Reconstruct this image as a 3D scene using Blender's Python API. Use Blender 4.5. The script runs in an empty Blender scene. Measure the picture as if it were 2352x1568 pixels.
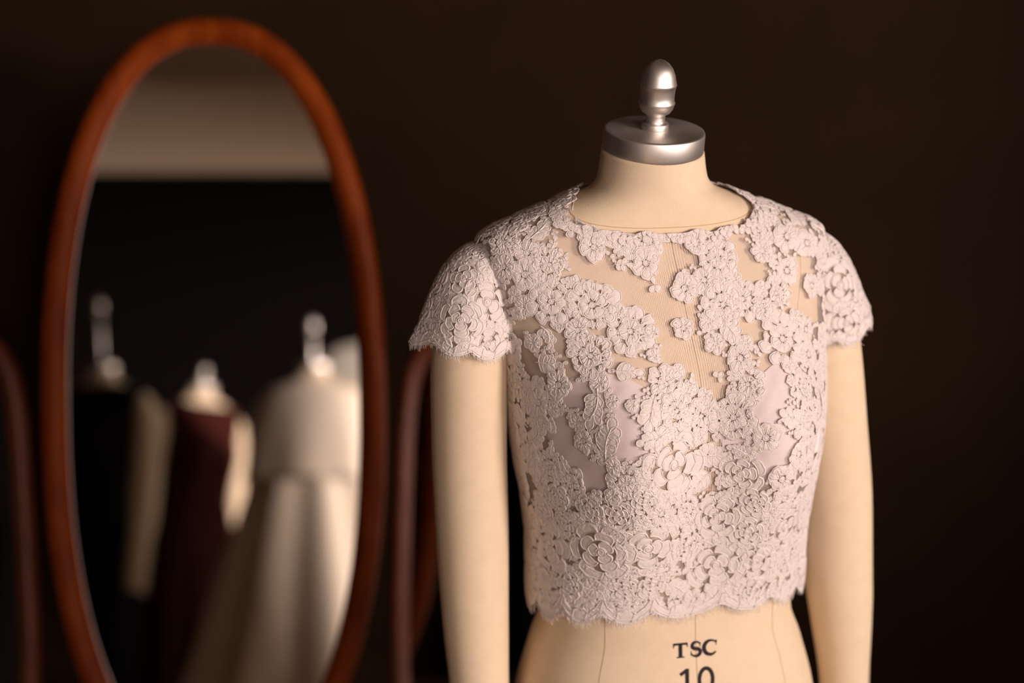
import bpy, bmesh, math, random
import numpy as np
from mathutils import Vector, Matrix
from mathutils.bvhtree import BVHTree
random.seed(7)
rng = np.random.default_rng(11)
SC = bpy.context.scene
COL = SC.collection
PI = math.pi

# ------------------------------------------------------------------ camera, light, exposure
CAMP = np.array([0, 0, 1.62]); PITCH = math.radians(15); FPX = 50 / 36 * 2352
cam = bpy.data.cameras.new('camera'); cam_o = bpy.data.objects.new('camera', cam); COL.objects.link(cam_o)
cam_o.location = CAMP; cam_o.rotation_euler = (PI / 2 - PITCH, 0, 0)
cam.lens = 50; cam.sensor_width = 36; cam.clip_start = .05
cam.dof.use_dof = True; cam.dof.focus_distance = 1.37; cam.dof.aperture_fstop = 1.7
SC.camera = cam_o
w = bpy.data.worlds.new('world'); SC.world = w; w.use_nodes = True
w.node_tree.nodes['Background'].inputs[0].default_value = (1, .80, .66, 1)
w.node_tree.nodes['Background'].inputs[1].default_value = 2.0

def area_light(name, loc, target, size, size_y, power, col):
    l = bpy.data.lights.new(name, 'AREA'); l.shape = 'RECTANGLE'; l.size = size; l.size_y = size_y
    l.energy = power; l.color = col
    o = bpy.data.objects.new(name, l); COL.objects.link(o); o.location = loc
    o.rotation_euler = (Vector(target) - Vector(loc)).to_track_quat('-Z', 'Y').to_euler()
    return o
DAY = (1, .83, .75)
area_light('daylight_side_window', (3.6, -1.75, 2.1), (.14, 1.43, 1.2), .9, .8, 205, DAY)
area_light('added_rear_light', (1.9, -4.2, 2.05), (.14, 1.43, 1.2), .9, .8, 128, DAY)  # added lamp behind the camera, brightens the form and its left arm
area_light('added_cape_light', (3.4, 2.1, 2.3), (-.66, -.75, 1.0), .3, .5, 95, DAY).data.spread = math.radians(66)  # added narrow beam that brightens the ivory cape for the mirror
vs = SC.view_settings; vs.view_transform = 'Standard'; vs.look = 'None'; vs.gamma = 1; vs.use_curve_mapping = False
vs.exposure = -.06

# ------------------------------------------------------------------ helpers
def Rx(a): c, s = math.cos(a), math.sin(a); return np.array([[1, 0, 0], [0, c, -s], [0, s, c]])
def Rz(a): c, s = math.cos(a), math.sin(a); return np.array([[c, -s, 0], [s, c, 0], [0, 0, 1]])
CM = Rx(PI / 2 - PITCH)
def proj(p):
    q = (np.asarray(p, float) - CAMP) @ CM
    return np.stack([1176 + FPX * q[..., 0] / -q[..., 2], 784 - FPX * q[..., 1] / -q[..., 2]], -1)
def ray(x, y): return CM @ np.array([(x - 1176) / FPX, (784 - y) / FPX, -1.0])
def hit(x, y, o, n):
    d = ray(x, y); return CAMP + d * (np.dot(np.asarray(o) - CAMP, n) / np.dot(d, n))
def pch(x, xs, ys):
    x = np.asarray(x, float); xs = np.array(xs, float); ys = np.array(ys, float)
    h = np.diff(xs); d = np.diff(ys) / h; m = np.zeros(len(xs))
    m[1:-1] = np.where(d[:-1] * d[1:] > 0, 2 * d[:-1] * d[1:] / (d[:-1] + d[1:] + 1e-12), 0); m[0] = d[0]; m[-1] = d[-1]
    x = np.clip(x, xs[0], xs[-1]); i = np.clip(np.searchsorted(xs, x) - 1, 0, len(h) - 1); t = (x - xs[i]) / h[i]
    return (2*t**3-3*t**2+1)*ys[i] + (t**3-2*t**2+t)*h[i]*m[i] + (-2*t**3+3*t**2)*ys[i+1] + (t**3-t**2)*h[i]*m[i+1]

def mesh_obj(name, V, Fc, mat=None, parent=None, smooth=True, uv=None):
    me = bpy.data.meshes.new(name)
    me.from_pydata([tuple(map(float, v)) for v in V], [], [tuple(map(int, f)) for f in Fc])
    me.update()
    if smooth: me.polygons.foreach_set('use_smooth', [True] * len(me.polygons))
    if uv is not None:
        l = me.uv_layers.new(name='UVMap'); vi = np.zeros(len(me.loops), np.int32); me.loops.foreach_get('vertex_index', vi)
        l.data.foreach_set('uv', np.asarray(uv, np.float32)[vi].ravel())
    if mat: me.materials.append(mat)
    o = bpy.data.objects.new(name, me); COL.objects.link(o)
    if parent: o.parent = parent
    return o
def tag(o, label=None, cat=None, group=None, kind=None):
    if label: o['label'] = label
    if cat: o['category'] = cat
    if group: o['group'] = group
    if kind: o['kind'] = kind
    return o
def empty(name, loc=(0, 0, 0), rz=0):
    o = bpy.data.objects.new(name, None); COL.objects.link(o); o.location = loc; o.rotation_euler = (0, 0, rz); o.empty_display_size = .05
    return o
class MB:
    def __init__(s): s.V = []; s.F = []
    def add(s, V, Fc):
        n = len(s.V); s.V += [tuple(v) for v in V]; s.F += [tuple(i + n for i in f) for f in Fc]; return s
    def box(s, lo, hi):
        x0, y0, z0 = lo; x1, y1, z1 = hi
        return s.add([(x0,y0,z0),(x1,y0,z0),(x1,y1,z0),(x0,y1,z0),(x0,y0,z1),(x1,y0,z1),(x1,y1,z1),(x0,y1,z1)],
                     [(0,3,2,1),(4,5,6,7),(0,1,5,4),(1,2,6,5),(2,3,7,6),(3,0,4,7)])
    def tube(s, P, r, seg=6, closed=False):
        P = np.asarray(P, float); n = len(P); R = np.full(n, r) if np.isscalar(r) else np.asarray(r)
        T = (np.roll(P, -1, 0) - np.roll(P, 1, 0)) if closed else np.gradient(P, axis=0)
        T /= np.linalg.norm(T, axis=1)[:, None] + 1e-12
        up = np.array([0, 0, 1.0]) if abs(T[0] @ np.array([0, 0, 1.0])) < .9 else np.array([1.0, 0, 0])
        V = []
        for i in range(n):
            a = np.cross(up, T[i]); a /= np.linalg.norm(a) + 1e-12; b = np.cross(T[i], a); up = b
            for k in range(seg):
                t = 2 * PI * k / seg; V.append(P[i] + R[i] * (a * math.cos(t) + b * math.sin(t)))
        Fc = []
        for i in range(n if closed else n - 1):
            j = (i + 1) % n
            for k in range(seg):
                l = (k + 1) % seg; Fc.append((i*seg+k, i*seg+l, j*seg+l, j*seg+k))
        if not closed:
            Fc.append(tuple(range(seg - 1, -1, -1))); Fc.append(tuple((n-1)*seg + k for k in range(seg)))
        return s.add(V, Fc)
    def lathe(s, prof, seg=48):
        n = len(prof); V = []
        for r, z in prof:
            for k in range(seg):
                t = 2 * PI * k / seg; V.append((r * math.cos(t), r * math.sin(t), z))
        Fc = [(i*seg+k, i*seg+(k+1) % seg, (i+1)*seg+(k+1) % seg, (i+1)*seg+k) for i in range(n-1) for k in range(seg)]
        return s.add(V, Fc)
    def build(s, name, mat=None, parent=None, smooth=True): return mesh_obj(name, s.V, s.F, mat, parent, smooth)
def grid_faces(n, m, closed_u=True):
    """n rows (v) of m columns (u)"""
    return [(i*m+k, i*m+(k+1) % m, (i+1)*m+(k+1) % m, (i+1)*m+k) for i in range(n-1) for k in range(m if closed_u else m-1)]

# ------------------------------------------------------------------ materials
def mat(name, col, rough=.6, metal=0, bump=None, var=None, spec=.3, sheen=0, aniso=0, trans=0):
    m = bpy.data.materials.new(name); m.use_nodes = True; N = m.node_tree.nodes; L = m.node_tree.links
    p = N['Principled BSDF']; p.inputs['Base Color'].default_value = (*col, 1); p.inputs['Roughness'].default_value = rough
    p.inputs['Metallic'].default_value = metal; p.inputs['Specular IOR Level'].default_value = spec
    if sheen: p.inputs['Sheen Weight'].default_value = sheen
    if aniso: p.inputs['Anisotropic'].default_value = aniso
    tc = N.new('ShaderNodeTexCoord')
    if var:
        sc, col2, stretch = var
        mp = N.new('ShaderNodeMapping'); mp.inputs['Scale'].default_value = stretch; L.new(tc.outputs['Object'], mp.inputs[0])
        n = N.new('ShaderNodeTexNoise'); n.inputs['Scale'].default_value = sc; n.inputs['Detail'].default_value = 6; L.new(mp.outputs[0], n.inputs['Vector'])
        r = N.new('ShaderNodeValToRGB'); r.color_ramp.elements[0].color = (*col, 1); r.color_ramp.elements[1].color = (*col2, 1)
        r.color_ramp.elements[0].position = .35; r.color_ramp.elements[1].position = .68
        L.new(n.outputs['Fac'], r.inputs[0]); L.new(r.outputs[0], p.inputs['Base Color'])
    if bump:
        sc, st, stretch = bump
        mp = N.new('ShaderNodeMapping'); mp.inputs['Scale'].default_value = stretch; L.new(tc.outputs['Object'], mp.inputs[0])
        n = N.new('ShaderNodeTexNoise'); n.inputs['Scale'].default_value = sc; n.inputs['Detail'].default_value = 3; L.new(mp.outputs[0], n.inputs['Vector'])
        b = N.new('ShaderNodeBump'); b.inputs['Strength'].default_value = st; b.inputs['Distance'].default_value = .001
        L.new(n.outputs['Fac'], b.inputs['Height']); L.new(b.outputs[0], p.inputs['Normal'])
    if trans:
        out = N['Material Output']; t = N.new('ShaderNodeBsdfTranslucent'); t.inputs[0].default_value = (*col, 1); mx = N.new('ShaderNodeMixShader'); mx.inputs[0].default_value = trans
        L.new(p.outputs[0], mx.inputs[1]); L.new(t.outputs[0], mx.inputs[2]); L.new(mx.outputs[0], out.inputs[0])
    return m
M = {}
M['muslin'] = mat('cream_muslin', (.80, .635, .46), .85, bump=(900, .25, (1, 1, 1)), spec=.15, var=(60, (.765, .605, .43), (1, 1, 1)))
M['seam'] = mat('seam_thread', (.58, .43, .27), .9)
M['ink'] = mat('printed_ink', (.018, .010, .016), .7)
M['steel'] = mat('brushed_steel', (.80, .74, .70), .44, 1, bump=(120, .10, (1, 1, .06)), aniso=.3)
M['lace'] = mat('lace_petal', (.93, .845, .825), .62, bump=(330, .75, (1, 1, 1)), spec=.4, trans=.22)
M['cord'] = mat('lace_cord', (.95, .87, .85), .6, spec=.25, trans=.2)
M['satin'] = mat('lavender_satin', (.88, .77, .80), .5, bump=(25, .3, (1, 1, 1)), spec=.4, sheen=.2)
M['wood'] = mat('cherry_wood', (.15, .022, .0022), .42, var=(9, (.23, .043, .004), (6, 6, .7)), spec=.10, bump=(40, .15, (6, 6, .4)))
M['wood_dark'] = mat('mahogany_wood', (.085, .016, .004), .5, var=(9, (.13, .028, .010), (6, 6, .7)), spec=.4)
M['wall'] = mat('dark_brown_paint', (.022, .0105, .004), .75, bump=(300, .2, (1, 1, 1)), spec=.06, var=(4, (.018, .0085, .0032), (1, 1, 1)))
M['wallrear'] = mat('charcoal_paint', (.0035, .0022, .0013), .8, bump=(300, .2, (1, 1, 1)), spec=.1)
M['plaster'] = mat('warm_white_plaster', (.80, .62, .46), .85, bump=(80, .2, (1, 1, 1)), spec=.1)
M['ceiling'] = mat('ceiling_plaster', (.36, .27, .20), .9, bump=(80, .2, (1, 1, 1)), spec=.05)
M['floor'] = mat('oak_floor', (.26, .16, .09), .5, var=(6, (.34, .21, .12), (12, 1, 1)))
M['white_paint'] = mat('white_gloss_paint', (.75, .70, .64), .4)
M['black_cloth'] = mat('black_crepe', (.006, .005, .005), .85, bump=(300, .3, (1, 1, 1)), spec=.1)
M['red_cloth'] = mat('dark_red_velvet', (.045, .009, .006), .8, bump=(200, .3, (1, 1, 1)), spec=.1)
M['ivory_cloth'] = mat('ivory_wool_satin', (.78, .66, .54), .6, bump=(150, .2, (1, 1, 1)), spec=.25, sheen=.2)
M['grey_cloth'] = mat('pale_grey_cloth', (.62, .57, .50), .7, spec=.2)
M['iron'] = mat('black_iron', (.02, .02, .02), .45, .8)
m = mat('mirror_glass', (.93, .93, .92), .0, 1); M['mirror'] = m

def net_material():
    m = bpy.data.materials.new('bobbinet'); m.use_nodes = True; N = m.node_tree.nodes; L = m.node_tree.links
    p = N['Principled BSDF']; p.inputs['Base Color'].default_value = (.80, .69, .66, 1); p.inputs['Roughness'].default_value = .7
    out = N['Material Output']; tr = N.new('ShaderNodeBsdfTransparent'); mx = N.new('ShaderNodeMixShader')
    uv = N.new('ShaderNodeUVMap'); uv.uv_map = 'UVMap'
    v = N.new('ShaderNodeTexVoronoi'); v.feature = 'DISTANCE_TO_EDGE'; v.voronoi_dimensions = '2D'; v.inputs['Scale'].default_value = 820; v.inputs['Randomness'].default_value = .25
    L.new(uv.outputs[0], v.inputs['Vector'])
    lt = N.new('ShaderNodeMath'); lt.operation = 'LESS_THAN'; lt.inputs[1].default_value = .115; L.new(v.outputs['Distance'], lt.inputs[0])
    ml = N.new('ShaderNodeMath'); ml.operation = 'MULTIPLY'; ml.inputs[1].default_value = .75; L.new(lt.outputs[0], ml.inputs[0])
    L.new(ml.outputs[0], mx.inputs[0]); L.new(tr.outputs[0], mx.inputs[1]); L.new(p.outputs[0], mx.inputs[2]); L.new(mx.outputs[0], out.inputs[0])
    return m
M['net'] = net_material()
def pane_material():
    m = bpy.data.materials.new('window_pane'); m.use_nodes = True; N = m.node_tree.nodes; L = m.node_tree.links
    out = N['Material Output']; N.remove(N['Principled BSDF']); tr = N.new('ShaderNodeBsdfTransparent'); gl = N.new('ShaderNodeBsdfGlossy'); gl.inputs['Roughness'].default_value = .02
    mx = N.new('ShaderNodeMixShader'); mx.inputs[0].default_value = .06
    L.new(tr.outputs[0], mx.inputs[1]); L.new(gl.outputs[0], mx.inputs[2]); L.new(mx.outputs[0], out.inputs[0]); return m
M['pane'] = pane_material()

# ------------------------------------------------------------------ the room
XL, XR, YB, YF, ZC = -2.8, 1.9, 2.75, -2.6, 3.17
ZD = 2.71
def struct(o): return tag(o, kind='structure')
struct(MB().box((XL-.1, YF-.1, -.1), (XR+.1, YB+.1, 0)).build('floor', M['floor'], smooth=False))
struct(MB().box((XL-.1, YF-.1, ZC), (XR+.1, YB+.1, ZC+.1)).build('ceiling', M['ceiling'], smooth=False))
struct(MB().box((XL-.1, YB, 0), (XR+.1, YB+.1, ZC)).build('wall_back', M['wall'], smooth=False))
struct(MB().box((XL-.1, YF, 0), (XL, YB, ZC)).build('wall_left', M['wall'], smooth=False))
WZ0, WZ1 = 1.14, 2.45; WS = (-1.45, 1.18); WR = (.55, 1.75)
wl = MB(); wl.box((XL-.1, YF-.1, 0), (XR+.1, YF, WZ0)); wl.box((XL-.1, YF-.1, WZ1), (XR+.1, YF, ZD))
wl.box((XL-.1, YF-.1, WZ0), (WR[0], YF, WZ1)); wl.box((WR[1], YF-.1, WZ0), (XR+.1, YF, WZ1))
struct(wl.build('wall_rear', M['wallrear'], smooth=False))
struct(MB().box((XL-.1, YF-.1, ZD), (XR+.1, YF+.015, ZC)).build('trim_1', M['plaster'], smooth=False))
wr = MB(); wr.box((XR, YF, 0), (XR+.12, YB, WZ0)); wr.box((XR, YF, WZ1), (XR+.12, YB, ZC))
wr.box((XR, YF, WZ0), (XR+.12, WS[0], WZ1)); wr.box((XR, WS[1], WZ0), (XR+.12, YB, WZ1))
struct(wr.build('wall_right', M['wall'], smooth=False))
def window(k, a0, a1, xf):
    e = .05; f = MB(); bx = lambda m_, u0, u1, d0, d1, z0, z1: m_.box(*xf(u0, u1, d0, d1, z0, z1))
    bx(f, a0, a1, .03, .08, WZ0, WZ0+e); bx(f, a0, a1, .03, .08, WZ1-e, WZ1)
    bx(f, a0, a0+e, .03, .08, WZ0+e, WZ1-e); bx(f, a1-e, a1, .03, .08, WZ0+e, WZ1-e)
    wo = struct(f.build('window_%d' % k, M['white_paint'], smooth=False))
    g = MB(); bx(g, a0+e, a1-e, .052, .056, WZ0+e, WZ1-e); g.build('pane', M['pane'], wo, smooth=False)
    s = MB(); bx(s, a0-.04, a1+.04, -.04, .03, WZ0-.03, WZ0); s.build('sill', M['white_paint'], wo, smooth=False)
window(1, WS[0], WS[1], lambda u0, u1, d0, d1, z0, z1: ((XR+d0, u0, z0), (XR+d1, u1, z1)))
window(2, WR[0], WR[1], lambda u0, u1, d0, d1, z0, z1: ((u0, YF-d1, z0), (u1, YF-d0, z1)))  # rear window added to let the extra frontal light in
# the frieze and ceiling of the dark end wall are one plane with the rest of the room

# ------------------------------------------------------------------ dress form shape (local: x to its left side, -y front)
ZK  = [.62, .72, .83, .90, .94, .985, 1.07, 1.16, 1.22, 1.28, 1.32, 1.345, 1.357, 1.367, 1.376, 1.385, 1.393, 1.400, 1.410, 1.44]
AK  = [.165, .175, .168, .151, .1385, .1385, .146, .158, .160, .172, .178, .175, .166, .147, .124, .100, .078, .063, .0560, .0515]
BFK = [.112, .118, .114, .106, .100, .0985, .103, .1095, .106, .0915, .0765, .064, .059, .056, .0545, .053, .052, .0515, .0508, .0495]
BBK = [.12, .128, .12, .10, .09, .086, .09, .095, .096, .09, .078, .068, .064, .061, .058, .056, .054, .053, .0525, .0515]
CXZ = [.62, .83, .94, 1.02, 1.12, 1.22, 1.30, 1.36, 1.40]; CXK = [.032, .0295, .0265, .0245, .0225, .0175, .007, .001, 0]
ZBUST = 1.175
def bust(x, z, szd):
    sz = np.where(z > ZBUST, .062, szd)
    return .042 * np.exp(-((np.sqrt(x * x + .018 ** 2) - .078) / .055) ** 2 - ((z - ZBUST) / sz) ** 2)
def surf(phi, z, a, bf, bb, szd):
    n = 2.4 - .4 * np.clip((z - 1.35) / .05, 0, 1)
    c, s = np.cos(phi), np.sin(phi)
    x = a * np.sign(c) * np.abs(c) ** (2 / n)
    y = np.where(s < 0, -bf, bb) * np.abs(s) ** (2 / n)
    y = np.where(s < 0, y - bust(x, z, szd) * np.clip(-y / (bf * .8), 0, 1) ** .5, y)
    return np.stack([x + pch(z, CXZ, CXK), y, z + 0 * x], -1)
def body_pt(phi, z, off=0):
    return surf(phi, z, pch(z, ZK, AK) + off, pch(z, ZK, BFK) + off, pch(z, ZK, BBK) + off, .115)
ZB  = [.92, .97, 1.02, 1.07, 1.12, 1.17, 1.22, 1.26, 1.30, 1.33, 1.350, 1.360, 1.3685, 1.377, 1.386, 1.394, 1.401, 1.415]
AB  = [.1535, .1522, .152, .156, .1645, .169, .170, .174, .181, .185, .183, .171, .151, .129, .104, .083, .069, .060]
BFB = [.100, .102, .105, .108, .111, .1125, .109, .101, .087, .076, .067, .063, .060, .0585, .057, .056, .055, .054]
BBB = [.092, .092, .092, .094, .098, .1, .101, .1, .09, .08, .073, .068, .065, .062, .060, .058, .057, .056]
def blouse_pt(phi, z): return surf(phi, z, pch(z, ZB, AB), pch(z, ZB, BFB), pch(z, ZB, BBB), .15)

def body_mesh(N=144):
    zs = np.concatenate([np.linspace(.62, 1.33, 90), np.linspace(1.333, 1.405, 40), np.linspace(1.408, 1.436, 8)])
    ph = np.linspace(0, 2 * PI, N, endpoint=False)
    V = []
    for z in zs:
        p = body_pt(ph, np.full(N, z))
        if z > 1.405:                                       # neck cut square to the tilted cap
            k = (z - 1.405) / .031
            p[:, 2] += k * p[:, 1] * math.tan(math.radians(10))
        V.append(p)
    n = len(zs); V = np.concatenate(V); Fc = grid_faces(n, N)
    Fc.append(tuple(range(N - 1, -1, -1))); Fc.append(tuple((n-1)*N + k for k in range(N)))
    return V, Fc
ARM_L = [(1.346, -.168, .006), (1.343, -.170, .016), (1.332, -.1745, .026), (1.315, -.179, .0325), (1.29, -.184, .0365), (1.25, -.188, .039), (1.20, -.190, .0392), (1.14, -.190, .039), (1.05, -.188, .0385), (.93, -.185, .0352), (.86, -.182, .032), (.75, -.177, .0285), (.66, -.173, .026)]
ARM_R = [(1.346, .168, .006), (1.343, .170, .016), (1.332, .1755, .026), (1.315, .181, .0325), (1.29, .187, .0365), (1.25, .196, .039), (1.20, .205, .0392), (1.14, .214, .039), (1.05, .227, .0385), (.94, .2355, .0375), (.90, .240, .0348), (.81, .249, .0275), (.70, .256, .025), (.64, .259, .024)]
def arm_fn(A):
    A = sorted(A); z = [a[0] for a in A]; x = [a[1] for a in A]; r = [a[2] for a in A]
    return lambda zz: (pch(zz, z, x), pch(zz, z, r))
ARMF = {-1: arm_fn(ARM_L), 1: arm_fn(ARM_R)}
def arm_y(z): return -.012 * np.clip((1.1 - z) / .4, 0, 1) ** 1.5 + .006
def arm_mesh(side, N=40):
    A = ARM_L if side < 0 else ARM_R; zb = min(a[0] for a in A)
    zs = np.concatenate([[1.346], 1.346 - .0145 * np.linspace(.08, 1, 10) ** 2 * 1.0, np.linspace(1.329, zb, 46)])
    t = np.linspace(0, 2 * PI, N, endpoint=False); V = []
    for z in zs:
        x, r = ARMF[side](z)
        V.append(np.stack([x + r * np.cos(t), arm_y(z) + r * 1.08 * np.sin(t), np.full(N, z)], -1))
    n = len(zs); V = np.concatenate(V); Fc = grid_faces(n, N)
    Fc.append(tuple(range(N))); Fc.append(tuple((n-1)*N + k for k in range(N - 1, -1, -1)))
    return V, Fc

CAP_T = math.radians(10)
def cap_place(o, z=1.436): o.location = (0, 0, z); o.rotation_euler = (CAP_T, 0, 0)
FIN = [(0, 0), (.0135, 0), (.0137, .001), (.0137, .0058), (.0133, .0066), (.0100, .0068), (.0096, .0075), (.0096, .0145), (.0104, .0152), (.0140, .0175), (.0165, .0212), (.0178, .0255), (.0183, .0270), (.0180, .0280), (.0172, .0300), (.0171, .0345), (.0174, .0400), (.0180, .0440), (.0186, .0455), (.0182, .0466), (.0176, .0490), (.0162, .0550), (.0137, .0610), (.0098, .0660), (.0050, .0690), (.0015, .0702), (0, .0704)]
def fin_mesh(rod=0):
    P = [(r, z + (rod if i > 6 else 0)) for i, (r, z) in enumerate(FIN)]
    b = MB(); b.lathe(P, 48); return b
CAPP = [(0, -.004), (.0497, -.004), (.0500, -.003), (.0508, .000), (.0510, .002), (.0510, .0185), (.0502, .0203), (.0485, .0208), (.030, .0214), (0, .0216)]

BODY = None
def make_form(loc, rz, label, arms=True, rod=0, group=None, detail=False):
    global BODY
    root = empty('dress_form', loc, rz); tag(root, label, 'dress form', group)
    if BODY is None:
        b = mesh_obj('torso', *body_mesh(), M['muslin'], root)
        al = mesh_obj('arm', *arm_mesh(-1), M['muslin'], root); ar = mesh_obj('arm', *arm_mesh(1), M['muslin'], root)
        cp = MB().lathe(CAPP, 96).build('neck_cap', M['steel'], root); cap_place(cp)
        st = MB().tube([(.032, 0, .66), (.032, 0, .1)], .019, 20).build('stand_pole', M['iron'], root)
        bs = MB()
        for k in range(5):
            t = 2 * PI * k / 5 + .3
            bs.tube([(.032 + .02*math.cos(t), .02*math.sin(t), .13), (.032 + .17*math.cos(t), .17*math.sin(t), .085), (.032 + .27*math.cos(t), .27*math.sin(t), .055)], .012, 8)
        bso = bs.build('stand_base', M['iron'], root)
        for k in range(5):
            t = 2 * PI * k / 5 + .3; c = MB(); c.lathe([(0, -.012), (.026, -.012), (.028, -.008), (.028, .008), (.026, .012), (0, .012)], 20)
            co = c.build('caster', M['iron'], root); co.location = (.032 + .27*math.cos(t), .27*math.sin(t), .0282); co.rotation_euler = (PI/2, 0, t)
        BODY = root
    else:
        for ch in list(BODY.children):
            if ch.name.split('.')[0] in ('finial', 'seam', 'lettering', 'number'): continue
            if not arms and ch.name.startswith('arm'): continue
            c = ch.copy(); COL.objects.link(c); c.parent = root
    fo = fin_mesh(rod).build('finial', M['steel'], root); cap_place(fo)
    fo.location = (0, -.0212 * math.sin(CAP_T), 1.436 + .0212 * math.cos(CAP_T))
    return root
FX, FY, FTH = .142, 1.4353, math.radians(13)
form = make_form((FX, FY, 0), FTH, 'cream dress form with steel neck cap and arms wearing the white lace top')
FR = Rz(FTH)
def to_world(p): return np.asarray(p) @ FR.T + np.array([FX, FY, 0])
def to_local(p): return (np.asarray(p) - np.array([FX, FY, 0])) @ FR

# seams on the torso
def seam(pts, name='seam', r=.00032):
    return MB().tube(pts, r, 5).build(name, M['seam'], form)
zz = np.linspace(.63, 1.36, 90)
seam(body_pt(np.full(90, -PI/2), zz, .0002))
for sgn in (-1, 1):
    seam(body_pt(-PI/2 + sgn * pch(zz, [.62, .94, 1.18, 1.36], [.62, .66, .60, .9]), zz, .0002))
tt = np.linspace(-PI, PI, 121)
seam(body_pt(tt, 1.391 - .025 * np.clip(-np.sin(tt), 0, 1) ** 1.5, .0002), r=.0004)

# printed lettering on the belly
bodyV, bodyF = body_mesh()
BODY_BVH = BVHTree.FromPolygons([tuple(v) for v in bodyV], bodyF)
def ribbon(P, W):
    P = np.asarray(P, float); W = np.asarray(W, float); T = np.gradient(P, axis=0); T /= np.linalg.norm(T, axis=1)[:, None] + 1e-12
    Nn = np.stack([-T[:, 1], T[:, 0]], -1); return [P + Nn * W[:, None] / 2, P - Nn * W[:, None] / 2]
def arc(cx, cy, rx, ry, a0, a1, n=16): 
    t = np.radians(np.linspace(a0, a1, n)); return np.stack([cx + rx*np.cos(t), cy + ry*np.sin(t)], -1)
def glyph(strokes, name, ox, oz, h, slant=0):
    b = MB()
    for P, W in strokes:
        P = np.asarray(P, float)
        if len(P) == 2:
            k = np.linspace(0, 1, 6)[:, None]; P = P[0] * (1-k) + P[1] * k; W = np.interp(k[:, 0], [0, 1], W if np.ndim(W) else [W, W])
        elif np.ndim(W) == 0: W = np.full(len(P), W)
        elif len(W) != len(P): W = np.interp(np.linspace(0, 1, len(P)), np.linspace(0, 1, len(W)), W)
        A, B = ribbon(P, W); V = []
        for q in np.concatenate([A, B]):
            x = ox + q[0] * h; z = oz + q[1] * h + slant * q[0] * h
            hitp = BODY_BVH.ray_cast(Vector((x, -.6, z)), Vector((0, 1, 0)))
            V.append(hitp[0] + hitp[1] * .0005)
        n = len(P); b.add(V, [(i, i+1, n+i+1, n+i) for i in range(n-1)])
    return b.build(name, M['ink'], form, smooth=False)
h = .0158; zt = .9225; cf = float(body_pt(-PI/2, np.array(.93))[0])
glyph([([(.5, 0), (.5, 1)], .25), ([(.02, .93), (.98, .93)], .15), ([(.07, .98), (.02, .68)], [.13, .03]), ([(.93, .98), (.98, .68)], [.13, .03]), ([(.24, .04), (.76, .04)], .09)], 'lettering', cf - .0248, zt, h)
S1 = np.concatenate([arc(.40, .735, .27, .24, 15, 180, 14), arc(.40, .735, .27, .22, 180, 250, 7), arc(.38, .27, .31, .25, 60, -90, 12), arc(.38, .27, .31, .25, -90, -165, 8)])
glyph([(S1, [.05, .15, .2, .24, .26, .24, .22, .15, .06]), ([(.67, .62), (.67, .93)], [.03, .10]), ([(.05, .38), (.07, .08)], [.03, .10])], 'lettering', cf - .0062, zt, h)
C1 = arc(.55, .5, .47, .48, 40, 320, 26)
glyph([(C1, [.08, .15, .24, .28, .26, .2, .09]), ([(.93, .62), (.93, .97)], [.04, .11])], 'lettering', cf + .0075, zt, h)
zn = .883; hn = .0275
glyph([([(.17, 0), (.17, 1)], .15), ([(.17, .95), (-.10, .78)], [.12, .13])], 'number', cf - .0150, zn, hn)
glyph([(arc(.34, .5, .27, .44, 0, 360, 32), .145)], 'number', cf + .0010, zn, hn)

# ------------------------------------------------------------------ the lace top
top = empty('lace_top', (FX, FY, 0), FTH)
tag(top, 'short white corded lace top with sheer net yoke on the cream dress form', 'top')
NP = 200
PH = np.linspace(0, 2 * PI, NP, endpoint=False)
def scal(u, n, amp): return amp * (np.abs(np.sin(u * n / 2)) ** .7)
def hem_z(phi): return .964 + .013 * np.sin(-phi) * (np.sin(phi) < 0) + .004 * np.cos(phi) - scal(phi + .35, 17, .0145) + .008
def neck_z(phi):
    f = np.clip(-np.sin(phi), 0, 1)
    return 1.395 - .0335 * f ** 1.6 + .0015 * np.sin(phi * 29) + .001 * np.sin(phi * 47)
def column(phi, NT=150):
    zs = np.linspace(hem_z(phi), neck_z(phi), 420); P = blouse_pt(np.full(420, phi), zs)
    s = np.concatenate([[0], np.cumsum(np.linalg.norm(np.diff(P, axis=0), axis=1))])
    t = np.linspace(0, s[-1], NT); return np.stack([np.interp(t, s, P[:, k]) for k in range(3)], -1), t
cols = [column(p) for p in PH]
TV = np.stack([c[0] for c in cols], 1).reshape(-1, 3); NT = len(cols[0][0])
# gentle fabric waviness low on the side
TUV = np.stack([np.tile(PH * .15, NT), np.stack([c[1] for c in cols], 1).ravel()], -1)
TF = grid_faces(NT, NP)
net = mesh_obj('net_bodice', TV, TF, M['net'], top, uv=TUV)

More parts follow.
